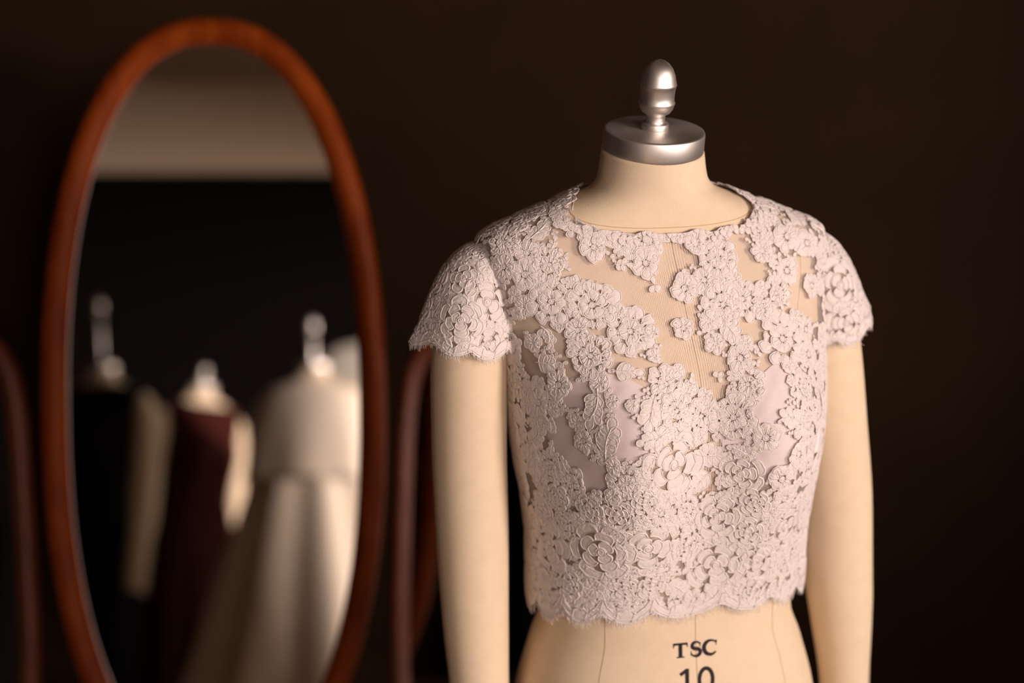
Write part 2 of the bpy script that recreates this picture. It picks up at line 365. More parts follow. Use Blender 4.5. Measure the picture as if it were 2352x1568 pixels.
# sleeves
def sleeve_grid(side, NU=120, NV=70):
    u = np.linspace(0, 2 * PI, NU, endpoint=False); V = []; UV = []
    out = np.cos(u) if side > 0 else -np.cos(u)             # 1 = outside of the arm
    if side < 0: uu = PI - u
    else: uu = u
    fr = -np.sin(u)
    hem = 1.250 - scal(u + .2, 8, .010) + (.010 if side < 0 else .018) * np.clip(out, 0, 1) - (.010 * np.clip(fr, 0, 1) if side > 0 else 0)
    tip = np.exp(-(np.arccos(np.clip(out, -1, 1)) / .20) ** 2)
    hem = hem - .004 * tip
    for j in range(NV):
        k = j / (NV - 1)
        kk = k ** 1.25
        z = 1.3475 * (1 - kk) + hem * kk
        x, r = ARMF[side](np.minimum(z, 1.346))
        fl = np.clip((1.335 - z) / .09, 0, 1.1)
        R = r + .0045 + .0065 * fl + .004 * fl ** 2 * np.clip(out, 0, 1) + .008 * tip * fl ** 4 + .0012 * np.sin(u * 6 + 1) * fl
        V.append(np.stack([x + R * np.cos(u), arm_y(z) + R * 1.1 * np.sin(u), z], -1))
        UV.append(np.stack([u * .045, (1.35 - z)], -1))
    return np.concatenate(V), grid_faces(NV, NU), np.concatenate(UV), NU, NV
SL = {}
for side in (-1, 1):
    V, Fc, UV, NU, NV = sleeve_grid(side); SL[side] = (V, Fc, NU, NV)
    mesh_obj('sleeve', V, Fc, M['net'], top, uv=UV)

TOP_BVH = BVHTree.FromPolygons([tuple(v) for v in TV], TF)
SL_BVH = {s: BVHTree.FromPolygons([tuple(v) for v in SL[s][0]], SL[s][1]) for s in (-1, 1)}
cam_local = to_local(CAMP)

# cup lining under the net, cut from the torso surface by an outline
def in_poly(pt, poly):
    x, y = pt; c = False; n = len(poly); j = n - 1
    for i in range(n):
        xi, yi = poly[i]; xj, yj = poly[j]
        if (yi > y) != (yj > y) and x < (xj - xi) * (y - yi) / (yj - yi) + xi: c = not c
        j = i
    return c

# ------------------------------------------------------------------ triple standing mirror
MT = math.radians(12.3)
MN = np.array([0, -math.cos(MT), math.sin(MT)]); MUX = np.array([1.0, 0, 0]); MUY = np.array([0, math.sin(MT), math.cos(MT)])
MC = CAMP + ray(491, 950) * 2.2
mirror = empty('standing_mirror', (MC[0], MC[1] + .1, 0))
tag(mirror, 'three-panel standing mirror in reddish cherry wood frames with tall oval centre', 'mirror')
def outline(hw, hh, n, N=160, top_n=None):
    t = np.linspace(0, 2 * PI, N, endpoint=False); c, s = np.cos(t), np.sin(t)
    return np.stack([hw * np.sign(c) * np.abs(c) ** (2 / n), hh * np.sign(s) * np.abs(s) ** (2 / n)], -1)
def mirror_panel(C, ux, uy, hw, hh, n, wd, dep, frame_name, glass_name, fm):
    nn = np.cross(ux, uy); nn = -nn if nn[1] > 0 else nn
    O = outline(hw, hh, n); N = len(O)
    T = np.roll(O, -1, 0) - np.roll(O, 1, 0); T /= np.linalg.norm(T, axis=1)[:, None]; Nn = np.stack([T[:, 1], -T[:, 0]], -1)
    prof = [(-wd, -dep*.6), (-wd, dep*.18), (-wd+.003, dep*.30), (-wd+.007, dep*.36), (-wd+.009, dep*.46), (-wd*.62, dep*.58), (-wd*.3, dep*.56), (-.006, dep*.44), (-.001, dep*.25), (0, 0), (0, -dep*.6)]
    V = []
    for o, h_ in prof:
        q = O + Nn * o; V.append(C + q[:, :1] * ux + q[:, 1:] * uy + h_ * nn)
    m_ = len(prof); V = np.concatenate(V) - np.array(mirror.location)
    Fc = [(i*N+k, i*N+(k+1) % N, ((i+1) % m_)*N+(k+1) % N, ((i+1) % m_)*N+k) for i in range(m_) for k in range(N)]
    fo = mesh_obj(frame_name, V, Fc, fm, mirror)
    q = O - Nn * (wd - .004); front = C + q[:, :1] * ux + q[:, 1:] * uy; back = front - .012 * nn
    gv = np.concatenate([front, back]) - np.array(mirror.location)
    gf = [tuple(range(N)), tuple(range(2*N-1, N-1, -1))] + [(k, N+k, N+(k+1) % N, (k+1) % N) for k in range(N)]
    # make sure the front polygon faces the room
    go = mesh_obj(glass_name, gv, gf, M['mirror'], mirror, smooth=False)
    bm = bmesh.new(); bm.from_mesh(go.data); bmesh.ops.recalc_face_normals(bm, faces=bm.faces); bm.to_mesh(go.data); bm.free()
    bm = bmesh.new(); bm.from_mesh(fo.data); bmesh.ops.recalc_face_normals(bm, faces=bm.faces); bm.to_mesh(fo.data); bm.free()
    return fo, go
mirror_panel(MC, MUX, MUY, .2655, .606, 2.3, .040, .030, 'centre_frame', 'centre_glass', M['wood'])
WO = MC + np.array([0, .14, 0])
for px, roll, yaw in ((1142, math.radians(1.2), math.radians(-14)), (-172, math.radians(2.2), 0)):
    wc = hit(px, 1255, WO, MN)
    s_ = np.linalg.norm(hit(px + 254, 1255, WO, MN) - wc)
    Ry = Rz(yaw); bx, by = Ry @ MUX, Ry @ MUY
    ux = bx * math.cos(roll) + by * math.sin(roll); uy = by * math.cos(roll) - bx * math.sin(roll)
    mirror_panel(wc, ux, uy, s_, .36, 5.0, .032, .028, 'wing_frame', 'wing_glass', M['wood_dark'])
def rel(p): return np.asarray(p) - np.array(mirror.location)
low = MC - MUY * .60
MB().box(rel((MC[0]-.78, low[1]+.10, .245)), rel((MC[0]+.86, low[1]+.15, .30))).build('rail', M['wood_dark'], mirror, smooth=False)
for dx in (-.16, .16):
    MB().tube([rel((MC[0]+dx, low[1]+.125, .02)), rel((MC[0]+dx, low[1]+.19, .5)), rel((MC[0]+dx, low[1]+.22, .80))], .018, 10).build('post', M['wood_dark'], mirror)
    MB().tube([rel((MC[0]+dx, low[1]-.16, .018)), rel((MC[0]+dx, low[1]+.0, .06)), rel((MC[0]+dx, low[1]+.26, .06)), rel((MC[0]+dx, low[1]+.42, .018))], .018, 10).build('foot', M['wood_dark'], mirror)

# ------------------------------------------------------------------ dress forms across the room, seen in the mirror
def mirrored(x, y, z):
    """where a thing of known height z stands that the mirror shows at pixel x, y"""
    p = hit(x, y, MC, MN); d = ray(x, y); d = d - 2 * (d @ MN) * MN
    return p + d * ((z - p[2]) / d[2])
def loft(name, zs, fn, matl, parent, N=120, thick=None):
    ph = np.linspace(0, 2 * PI, N, endpoint=False)
    V = np.concatenate([fn(ph, z) for z in zs]); o = mesh_obj(name, V, grid_faces(len(zs), N), matl, parent)
    s = o.modifiers.new('thickness', 'SOLIDIFY'); s.thickness = .002; s.offset = 1
    return o
P1 = mirrored(236, 838, 1.455)
f1 = make_form((P1[0], P1[1], 0), PI + math.radians(20), 'cream dress form with a tall rod finial wearing a black dress', rod=.17)
d1 = empty('black_dress', (P1[0], P1[1], 0), PI + math.radians(20)); tag(d1, 'plain black dress with wide neckline on a cream dress form', 'dress')
def fn_black(ph, z):
    zz = np.full(len(ph), z)
    if z > .97: return body_pt(ph, np.minimum(zz, 1.372), .006)
    p = body_pt(ph, np.full(len(ph), max(z, .74)), .012)
    r = 1 + (.03 + .03 * np.sin(ph * 11)) * min(1, (.97 - z) * 3)
    p[:, 0] *= r; p[:, 1] *= r; p[:, 2] = z; return p
loft('dress_bodice', np.linspace(.97, 1.372, 50), fn_black, M['black_cloth'], d1)
loft('dress_skirt', np.linspace(.25, .972, 40), fn_black, M['black_cloth'], d1)
P2 = mirrored(464, 884, 1.45)
f2 = make_form((P2[0], P2[1], 0), PI + math.radians(-52), 'cream dress form with a short finial wearing a dark red dress')
d2 = empty('red_dress', (P2[0], P2[1], 0), PI + math.radians(-52)); tag(d2, 'dark red dress with scooped neck on a cream dress form', 'dress')
def fn_red(ph, z):
    zz = np.full(len(ph), z)
    if z > .97: return body_pt(ph, zz - np.clip(z - 1.25, 0, 1) * .22 * np.clip(-np.sin(ph), 0, 1), .006)
    p = body_pt(ph, np.full(len(ph), max(z, .74)), .012); k = 1 + max(0, .74 - z) * .5
    r = k * (1.03 + .05 * np.sin(ph * 9 + 1) * min(1, (.97 - z) * 3)); c = np.array([.025, 0, 0])
    p = (p - c) * r[:, None] + c; p[:, 2] = z; return p
loft('dress_bodice', np.linspace(.97, 1.392, 60), fn_red, M['red_cloth'], d2)
loft('dress_skirt', np.linspace(.2, .972, 40), fn_red, M['red_cloth'], d2)
P3 = mirrored(722, 742, 1.60)
f3 = make_form((P3[0], P3[1], 0), PI + math.radians(10), 'dress form with a tall rod finial under an ivory cape', rod=.09, arms=False)
d3 = empty('ivory_cape', (P3[0], P3[1], 0), PI + math.radians(10)); tag(d3, 'long ivory cape with rounded shoulders and deep vertical folds', 'cape')
def fn_cap(ph, z):
    a = pch(z, [.96, 1.06, 1.16, 1.23, 1.28, 1.32, 1.345, 1.362, 1.385], [.25, .24, .228, .216, .203, .186, .158, .118, .068]); b = a * pch(z, [.96, 1.16, 1.34, 1.385], [.80, .75, .70, 1])
    k = np.clip((1.36 - z) / .3, 0, 1); r = 1 + .035 * k * np.sin(ph * 7 + .6)
    lift = .0
    return np.stack([a * np.cos(ph) * r, b * np.sin(ph) * r, np.full(len(ph), z) + lift], -1)
def fn_gown(ph, z):
    k = np.clip((1.12 - z) / .9, 0, 1); a = .19 + .24 * k; b = .15 + .22 * k
    r = 1 + (.07 + .05 * k) * np.sin(ph * 9 + .8) + .03 * np.sin(ph * 4 + 2)
    left = np.exp(-((np.cos(ph) + 1) / .5) ** 2) * .10 * k
    return np.stack([a * np.cos(ph) * r - left, b * np.sin(ph) * r, np.full(len(ph), z)], -1)
def fn_cape_open(ph, z):
    p = fn_cap(ph, z); return p
loft('capelet', np.linspace(1.04, 1.385, 60), fn_cape_open, M['ivory_cloth'], d3, 160)
loft('cape_skirt', np.linspace(.12, 1.16, 60), fn_gown, M['ivory_cloth'], d3, 200)

# a pale gown hanging on the end wall behind the cape
def mirrored_y(x, y, yy):
    p = hit(x, y, MC, MN); d = ray(x, y); d = d - 2 * (d @ MN) * MN
    return p + d * ((yy - p[1]) / d[1])
P4 = mirrored_y(838, 790, YF + .09)
d4 = empty('hanging_gown', (P4[0], P4[1], 0), 0); tag(d4, 'pale grey gown on a hanger against the dark end wall', 'gown')
def fn_hang(ph, z):
    a = pch(z, [.3, .9, 1.2, P4[2]-.14, P4[2]-.05, P4[2]-.015, P4[2]], [.30, .24, .17, .19, .17, .11, .04]); b = pch(z, [.3, 1.0, P4[2]-.1, P4[2]], [.065, .06, .05, .02])
    q = 1 + .12 * np.sin(ph * 10) * np.clip((1.3 - z), 0, 1)
    return np.stack([a * np.cos(ph), b * np.sin(ph) * q, np.full(len(ph), z)], -1)
loft('gown_cloth', np.concatenate([np.linspace(.3, P4[2]-.06, 50), np.linspace(P4[2]-.055, P4[2], 14)]), fn_hang, M['grey_cloth'], d4)
zt_ = P4[2]
MB().tube([(-.19, 0, zt_-.07), (-.10, 0, zt_-.025), (0, 0, zt_+.005), (.10, 0, zt_-.025), (.19, 0, zt_-.07)], .006, 8).build('hanger_bar', M['wood'], d4)
MB().tube([(0, 0, zt_)] + [(0, -.025 + .025*math.cos(t), zt_ + .05 + .025*math.sin(t)) for t in np.linspace(-.4, 3.0, 10)], .0022, 6).build('hanger_hook', M['steel'], d4)
MB().tube([(0, -.09, zt_+.066), (0, -.05, zt_+.066), (0, -.03, zt_+.07)], .005, 8).build('wall_peg', M['steel'], d4)

# ------------------------------------------------------------------ lace: cup lining, motifs, borders, fringe
def smooth_poly(P, n=72):
    P = np.asarray(P, float)
    for _ in range(3):
        Q = np.roll(P, -1, 0); P = np.stack([.75*P + .25*Q, .25*P + .75*Q], 1).reshape(-1, 2)
    s = np.concatenate([[0], np.cumsum(np.linalg.norm(np.diff(np.vstack([P, P[:1]]), axis=0), axis=1))]); P = np.vstack([P, P[:1]])
    t = np.linspace(0, s[-1], n, endpoint=False); return np.stack([np.interp(t, s, P[:, k]) for k in range(2)], -1)
def cast(bvh, x, y):
    d = to_local(CAMP + ray(x, y)) - cam_local; d /= np.linalg.norm(d)
    return bvh.ray_cast(Vector(cam_local), Vector(d))
CUPS = [[(1300, 872), (1350, 858), (1405, 858), (1475, 884), (1515, 930), (1522, 1000), (1500, 1080), (1450, 1130), (1380, 1142), (1310, 1105), (1268, 1030), (1250, 950), (1270, 890)],
        [(1645, 965), (1700, 908), (1752, 858), (1786, 826), (1792, 828), (1840, 842), (1880, 880), (1884, 1000), (1862, 1070), (1800, 1105), (1715, 1092), (1662, 1040)]]
for poly in CUPS:
    O_ = smooth_poly(poly); c = O_.mean(0); V = []; R_ = 14
    for k in range(R_ + 1):
        for q in (c + (O_ - c) * (k / R_ if k else .01)):
            hp = cast(BODY_BVH, *q)
            if hp[0] is None: hp = cast(TOP_BVH, *q)
            wob = .0007 * math.sin(q[0] * .11 + q[1] * .05) * (k / R_)
            V.append(hp[0] + hp[1] * (.0022 + wob))
    mesh_obj('cup_lining', V, grid_faces(R_ + 1, 72), M['satin'], top)

SHEER = [
 [(1277,485),(1301,488),(1324,497),(1327,523),(1315,541),(1344,576),(1373,599),(1400,594),(1411,614),(1432,626),(1444,599),(1453,617),(1476,638),(1488,646),(1488,673),(1502,687),(1514,673),(1511,652),(1529,664),(1517,643),(1516,623),(1519,576),(1535,570),(1561,564),(1570,582),(1582,576),(1593,588),(1590,605),(1555,617),(1558,635),(1549,664),(1558,687),(1582,699),(1596,682),(1599,711),(1593,731),(1596,746),(1599,776),(1605,778),(1617,799),(1631,805),(1623,831),(1637,834),(1655,817),(1670,828),(1670,852),(1637,849),(1634,875),(1658,883),(1642,891),(1655,902),(1671,915),(1645,931),(1639,921),(1634,899),(1623,880),(1594,878),(1599,859),(1580,840),(1562,830),(1527,830),(1523,811),(1517,770),(1511,743),(1535,740),(1546,731),(1535,720),(1499,714),(1464,723),(1455,711),(1438,696),(1432,685),(1409,676),(1385,658),(1350,638),(1330,635),(1324,611),(1307,591),(1304,564),(1289,547),(1277,511)],
 [(1359,758),(1379,752),(1400,746),(1403,772),(1402,781),(1429,803),(1445,814),(1459,838),(1486,822),(1502,846),(1520,851),(1515,875),(1491,883),(1486,862),(1472,846),(1443,843),(1411,856),(1419,830),(1408,811),(1389,806),(1378,792),(1360,776)],
 [(1219,708),(1248,731),(1251,746),(1277,761),(1298,764),(1295,790),(1304,808),(1318,825),(1321,860),(1301,855),(1307,822),(1277,802),(1268,773),(1251,781),(1242,758),(1204,755),(1216,737)],
 [(1183,746),(1198,752),(1204,790),(1219,805),(1227,834),(1242,860),(1214,860),(1194,796),(1178,752)],
 [(1687,526),(1699,529),(1705,544),(1720,564),(1723,579),(1743,594),(1764,591),(1761,611),(1758,635),(1746,643),(1731,635),(1708,635),(1699,605),(1685,582),(1685,553)],
 [(1708,497),(1746,500),(1743,511),(1714,514)],
 [(1817,594),(1861,591),(1863,617),(1866,629),(1849,632),(1843,649),(1852,670),(1869,679),(1884,679),(1887,693),(1884,737),(1872,740),(1855,734),(1837,714),(1819,711),(1817,682),(1805,664),(1825,658),(1822,641),(1814,623)],
 [(1708,737),(1737,743),(1778,728),(1790,726),(1784,740),(1764,752),(1761,781),(1767,802),(1778,822),(1778,831),(1749,852),(1730,860),(1755,835),(1757,815),(1749,793),(1734,781),(1720,764)],
 [(1749,859),(1784,838),(1797,859),(1800,878),(1795,894),(1808,905),(1803,931),(1779,945),(1776,953),(1779,969),(1800,974),(1803,1001),(1819,1014),(1813,1039),(1813,1060),(1795,1065),(1779,1076),(1768,1089),(1752,1098),(1752,1068),(1736,1049),(1738,1028),(1768,1025),(1781,1006),(1776,980),(1760,966),(1736,966),(1728,948),(1735,930),(1762,931),(1768,913),(1757,878)],
 [(1314,878),(1344,891),(1362,889),(1360,899),(1346,921),(1338,934),(1311,934),(1301,931),(1309,918),(1295,902)],
 [(1394,867),(1419,864),(1461,880),(1486,886),(1461,905),(1435,918),(1424,921),(1419,899),(1408,886)],
 [(1290,950),(1305,975),(1317,996),(1320,1018),(1338,1041),(1365,1062),(1389,1076),(1387,1120),(1349,1116),(1330,1076),(1295,1044),(1276,1000)],
 [(1421,942),(1432,931),(1435,955),(1456,964),(1467,974),(1459,1017),(1464,1044),(1424,1052),(1429,1014),(1432,990)],
 [(1210,1085),(1222,1090),(1226,1140),(1218,1150)], [(1240,1270),(1255,1265),(1262,1290),(1250,1300)],
 [(1525,1055),(1545,1055),(1548,1080),(1530,1085)],
]
SB = [(min(p[0] for p in s)-1, min(p[1] for p in s)-1, max(p[0] for p in s)+1, max(p[1] for p in s)+1) for s in SHEER]
def sheer(x, y):
    for s, b in zip(SHEER, SB):
        if b[0] < x < b[2] and b[1] < y < b[3] and in_poly((x, y), s): return True
    return False

# --- motif shapes in the plane: list of (petal grids, cord lines); a grid is (rows, cols, xy, heights)
def petal(ang, r0, r1, wd, notch=0, n=9, lean=0):
    """closed teardrop from r0 to r1 along ang: returns outline points"""
    s = np.linspace(0, 1, n); L = r1 - r0
    hw = wd * np.sin(PI * np.clip(s, 0, 1) ** 1.25) ** .62 * (.75 + .25 * s)
    hw[0] = wd * .12; hw[-1] = 0
    tip = L * (1 - notch * 0)
    xs = r0 + s * tip
    left = np.stack([xs, hw], -1); right = np.stack([xs, -hw], -1)[::-1]
    O = np.concatenate([left, right[1:]])
    if notch: O[n-1, 0] -= notch * L
    O[:, 1] += lean * (O[:, 0] - r0) ** 2 / max(L, 1e-6)
    c, s_ = math.cos(ang), math.sin(ang)
    return np.stack([O[:, 0]*c - O[:, 1]*s_, O[:, 0]*s_ + O[:, 1]*c], -1)
def petal_patch(O, dome):
    c = O.mean(0); n = len(O); rings = [(.02, dome), (.55, dome*.95), (.86, dome*.55), (1.0, .0001)]
    P = np.concatenate([c + (O - c) * k for k, _ in rings]); H = np.concatenate([np.full(n, h_) for _, h_ in rings])
    return P, H, grid_faces(4, n)
def ring_of(pats, cords, rs, R, n, r0, r1, wk, core_lines=True):
    a0 = rs.uniform(0, 6.28); w_ = r1 * R * math.sin(PI / n) * wk
    for k in range(n):
        a = a0 + 2*PI*k/n + rs.normal(0, .25 / n); q1 = R * r1 * rs.uniform(.76, 1.12)
        O = petal(a, R * r0 * rs.uniform(.85, 1.1), q1, w_ * rs.uniform(.82, 1.1), notch=rs.choice([0, 0, .07, .13]), lean=rs.normal(0, .16))
        O = O + rs.normal(0, .00038, O.shape); pats.append(petal_patch(O, .0005 + .10 * w_)); cords.append((O, True))
        if w_ > .0036 and rs.random() < .6:
            c_ = O.mean(0); cords.append((c_ + (O[3:-2] - c_) * rs.uniform(.68, .80), False))
        if core_lines and w_ > .0032:
            d = np.array([math.cos(a), math.sin(a)]); nrm = np.array([-d[1], d[0]]); q = rs.uniform(-.25, .25) * w_; L = (r1 - r0) * R
            cords.append((np.stack([d*R*r0*1.05, d*(R*r0 + L*.3) + nrm*q, d*(R*r0 + L*rs.uniform(.5, .72)) + nrm*q*1.6]), False))
def bloom(R, rs):
    pats = []; cords = []
    if R > .0175:
        ring_of(pats, cords, rs, R, int(rs.integers(10, 14)), .50, 1.0, 1.0); ring_of(pats, cords, rs, R, int(rs.integers(6, 8)), .14, .56, .95)
        core = .14
    elif R > .0115: ring_of(pats, cords, rs, R, int(rs.integers(7, 10)), .24, 1.0, 1.0); core = .24
    else: ring_of(pats, cords, rs, R, int(rs.integers(5, 7)), .16, 1.0, .95); core = .2
    t = np.linspace(0, 2*PI, 9, endpoint=False); ring = np.stack([np.cos(t), np.sin(t)], -1) * R * core * .7
    cords.append((ring, True)); pats.append(petal_patch(ring, .0009))
    return pats, cords
def spray(R, rs):
    pats = []; cords = []; a = rs.uniform(0, 6.28); d = np.array([math.cos(a), math.sin(a)]); nr = np.array([-d[1], d[0]])
    m = 2 if R < .010 else (3 if R < .018 else 4); bend = rs.normal(0, .3) * R
    for k in range(m):
        t = -.75 + 1.05 * k / m; o = d * R * t + nr * bend * t * t
        for sgn in (-1, 1):
            aa = a + sgn * rs.uniform(.5, 1.0); L = R * rs.uniform(.62, .9) * (1 - .2 * k / m)
            O = petal(aa, R * .04, L, L * rs.uniform(.30, .42)) + o; O += rs.normal(0, .012 * R, O.shape); pats.append(petal_patch(O, .0008)); cords.append((O, True))
    O = petal(a, 0, R * .8, R * .27) + d * R * .22; pats.append(petal_patch(O, .0008)); cords.append((O, True))
    ts = np.linspace(-1, .4, 6)[:, None]; cords.append((d * R * ts + nr * bend * ts ** 2, False))
    return pats, cords
def leaf(R, rs):
    a = rs.uniform(0, 6.28); pats = []; cords = []
    for k in range(rs.integers(2, 4)):
        O = petal(a + k * rs.uniform(1.5, 2.4), R * .05, R * rs.uniform(.8, 1.1), R * rs.uniform(.34, .5)); pats.append(petal_patch(O, .0007)); cords.append((O, True))
    return pats, cords
def sector(r0, r1, a0, a1, lobes, na=13, squash=1, rs=None):
    t = np.linspace(a0, a1, na); u = np.linspace(0, 1, na)
    edge = np.sin(PI * u) ** .35
    ro = r0 + (r1 - r0) * edge * (1 + .13 * np.abs(np.sin(lobes * PI * u)) - .08)
    P = []; H = []
    for k, hh in ((0, .0001), (.3, .0007), (.75, .0008), (1, .0001)):
        r = r0 + (ro - r0) * k; P.append(np.stack([r*np.cos(t), r*np.sin(t)*squash], -1)); H.append(np.full(na, hh))
    out = np.stack([ro*np.cos(t), ro*np.sin(t)*squash], -1); inn = np.stack([r0*np.cos(t), r0*np.sin(t)*squash], -1)[::-1]
    return (np.concatenate(P), np.concatenate(H), grid_faces(4, na, False)), [(np.concatenate([out, inn]), True), (out * .93 + np.array([np.cos((a0+a1)/2), np.sin((a0+a1)/2)]) * r0 * .05, False)]
def rose(R, rs):
    pats = []; cords = []; a0 = rs.uniform(0, 6.28); sq = rs.uniform(.85, 1)
    for r0, r1, m in ((.71, 1.02, 6), (.42, .70, 5), (.16, .41, 3)):
        a0 += rs.uniform(.3, 1.0)
        for k in range(m):
            a = a0 + 2*PI*k/m; p, c = sector(R*r0*rs.uniform(.96, 1.04), R*r1*rs.uniform(.94, 1.06), a, a + 2*PI/m*rs.uniform(.92, 1.0), rs.integers(1, 4), squash=sq)
            pats.append(p); cords += c
    t = np.linspace(0, 4*PI, 22); rr = R * (.03 + .13 * t / (4*PI)); cords.append((np.stack([rr*np.cos(t), rr*np.sin(t)], -1), False))
    O = np.stack([np.cos(t[:10]*1.1), np.sin(t[:10]*1.1)], -1)*R*.14
    pats.append(petal_patch(O, .001))
    return pats, cords
def resample(L, closed, step):
    Q = np.vstack([L, L[:1]]) if closed else np.asarray(L); s = np.concatenate([[0], np.cumsum(np.linalg.norm(np.diff(Q, axis=0), axis=1))])
    n = max(4, int(s[-1] / step)); t = np.linspace(0, s[-1], n, endpoint=not closed)
    return np.stack([np.interp(t, s, Q[:, k]) for k in range(2)], -1)

class Wrap:
    """lays planar motifs on a garment surface"""
    def __init__(s, bvh, p, nrm, ang=0):
        s.b = bvh; s.p = Vector(p); s.n = Vector(nrm).normalized()
        t = Vector((1, 0, 0)) - s.n * s.n.x
        if t.length < .2: t = Vector((0, 0, 1)) - s.n * s.n.z
        t.normalize(); b = s.n.cross(t); s.t = t * math.cos(ang) + b * math.sin(ang); s.u = s.n.cross(s.t)
    def __call__(s, xy, h):
        out = []
        for (x, y), hh in zip(xy, h):
            q = s.p + s.t * float(x) + s.u * float(y); l, n, *_ = s.b.find_nearest(q)
            if n.dot(s.n) < 0: n = -n
            out.append(l + n * float(hh))
        return out
def lay(wr, motif, base, cord_r, pm, cm, step):
    pats, cords = motif
    for P, H, Fc in pats: pm.add(wr(P, H + base), Fc)
    for L, closed in cords:
        Q = resample(L, closed, step)
        if closed and len(Q) > 5: Q = Q * (1 + rng.normal(0, .006, (len(Q), 1)))
        cm.tube(wr(Q, np.full(len(Q), base + cord_r * (.9 if closed else 1.5))), cord_r, 4, closed)

def torso_inside(p, m=1.0):
    x, y, z = p
    if z > 1.40 or z < .93: return False
    a, bf, bb = pch(z, ZB, AB), pch(z, ZB, BFB), pch(z, ZB, BBB); b = (bf if y < 0 else bb); cx = pch(z, CXZ, CXK)
    return (abs((x - cx) / (a * m))) ** 2.4 + abs(y / (b * m)) ** 2.4 < 1
def sleeve_inside(p):
    x, y, z = p
    if z < 1.235 or z > 1.345: return False
    for sd in (-1, 1):
        ax, r = ARMF[sd](z); 
        if math.hypot(x - ax, (y - arm_y(z)) / 1.1) < r + .009: return True
    return False
ARM_BVH = []
for sd in (-1, 1):
    V, Fc = arm_mesh(sd); ARM_BVH.append(BVHTree.FromPolygons([tuple(v) for v in V], Fc))
ALLB = [TOP_BVH, SL_BVH[-1], SL_BVH[1]] + ARM_BVH
def visible(p, nrm):
    d = np.array(p) - cam_local; D = np.linalg.norm(d); d /= D
    if -float(np.dot(d, nrm)) < .10: return False
    for b in ALLB:
        h_ = b.ray_cast(Vector(cam_local), Vector(d), D - .004)
        if h_[0] is not None: return False
    w_ = proj(to_world(p)); return w_[1] < 1500
# candidates on bodice and sleeves
cand = []
vn = np.zeros_like(TV)
me = net.data; nv = np.zeros(len(TV) * 3); me.vertices.foreach_get('normal', nv); nv = nv.reshape(-1, 3)
def area_pts(V, Fc, n, key):
    Vn = np.asarray(V); Fa = np.asarray(Fc); A = Vn[Fa[:, 0]]; B = Vn[Fa[:, 1]]; C_ = Vn[Fa[:, 2]]; D_ = Vn[Fa[:, 3]]
    nr = np.cross(C_ - A, D_ - B); ar = np.linalg.norm(nr, axis=1); k = rng.choice(len(Fa), n, p=ar / ar.sum())
    u, v = rng.random((n, 1)), rng.random((n, 1)); P = (A[k]*(1-u)+B[k]*u)*(1-v) + (D_[k]*(1-u)+C_[k]*u)*v
    N_ = nr[k] / (ar[k][:, None] + 1e-15)
    c0 = (np.array([.02, 0, 0]) if key == 0 else np.array([ARMF[key](1.29)[0], 0, 0]))
    o = P - c0; o[:, 2] = 0; N_ *= np.where((N_ * o).sum(1) < 0, -1, 1)[:, None]
    # flat shoulder tops always face up
    N_ *= np.where((np.abs(N_[:, 2]) > .75) & (N_[:, 2] < 0), -1, 1)[:, None]
    return P, N_
pts = []
for key, n_ in ((0, 15000), (-1, 3000), (1, 3000)):
    V, Fc = (TV, TF) if key == 0 else SL[key][:2]
    P, N_ = area_pts(V, Fc, n_, key)
    for p, n in zip(P, N_):
        if key == 0 and sleeve_inside(p): continue
        if key != 0 and torso_inside(p): continue
        pts.append((key, p, n, visible(p, n)))
PX = proj(to_world(np.array([q[1] for q in pts])))
vis_i = [i for i, q in enumerate(pts) if q[3]]; hid_i = [i for i, q in enumerate(pts) if not q[3]]
placed = []; CEN = np.zeros((0, 3)); RAD = np.zeros(0)
def bvh_of(k): return TOP_BVH if k == 0 else SL_BVH[k]
def try_place(i, R, pack, vis, kind):
    global CEN, RAD
    k, p, n, v = pts[i]
    if len(CEN) and (np.linalg.norm(CEN - p, axis=1) < pack * (RAD + R)).any(): return
    if vis:
        wp = Vector(n); t = Vector((0, 0, 1)).cross(wp); t.normalize(); b = wp.cross(t)
        for f_ in (.45, .86):
            q = [np.array(p) + R*f_*(np.array(t)*math.cos(a) + np.array(b)*math.sin(a)) for a in np.linspace(0, 2*PI, 12, endpoint=False)]
            for (x, y) in proj(to_world(np.array(q))):
                if sheer(x, y): return
        if sheer(*PX[i]): return
    if k == 0:
        ph = math.atan2(p[1], p[0] - .02)
        if p[2] - R * .8 < hem_z(ph) or p[2] + R * .4 * abs(n[1]) > neck_z(ph) + .004: return
    else:
        if p[2] - R * .8 < 1.238: return
    CEN = np.vstack([CEN, p]); RAD = np.append(RAD, R); placed.append((i, R, kind, vis))
def nearest_pt(x, y):
    d = np.hypot(PX[vis_i, 0] - x, PX[vis_i, 1] - y); return vis_i[int(d.argmin())]
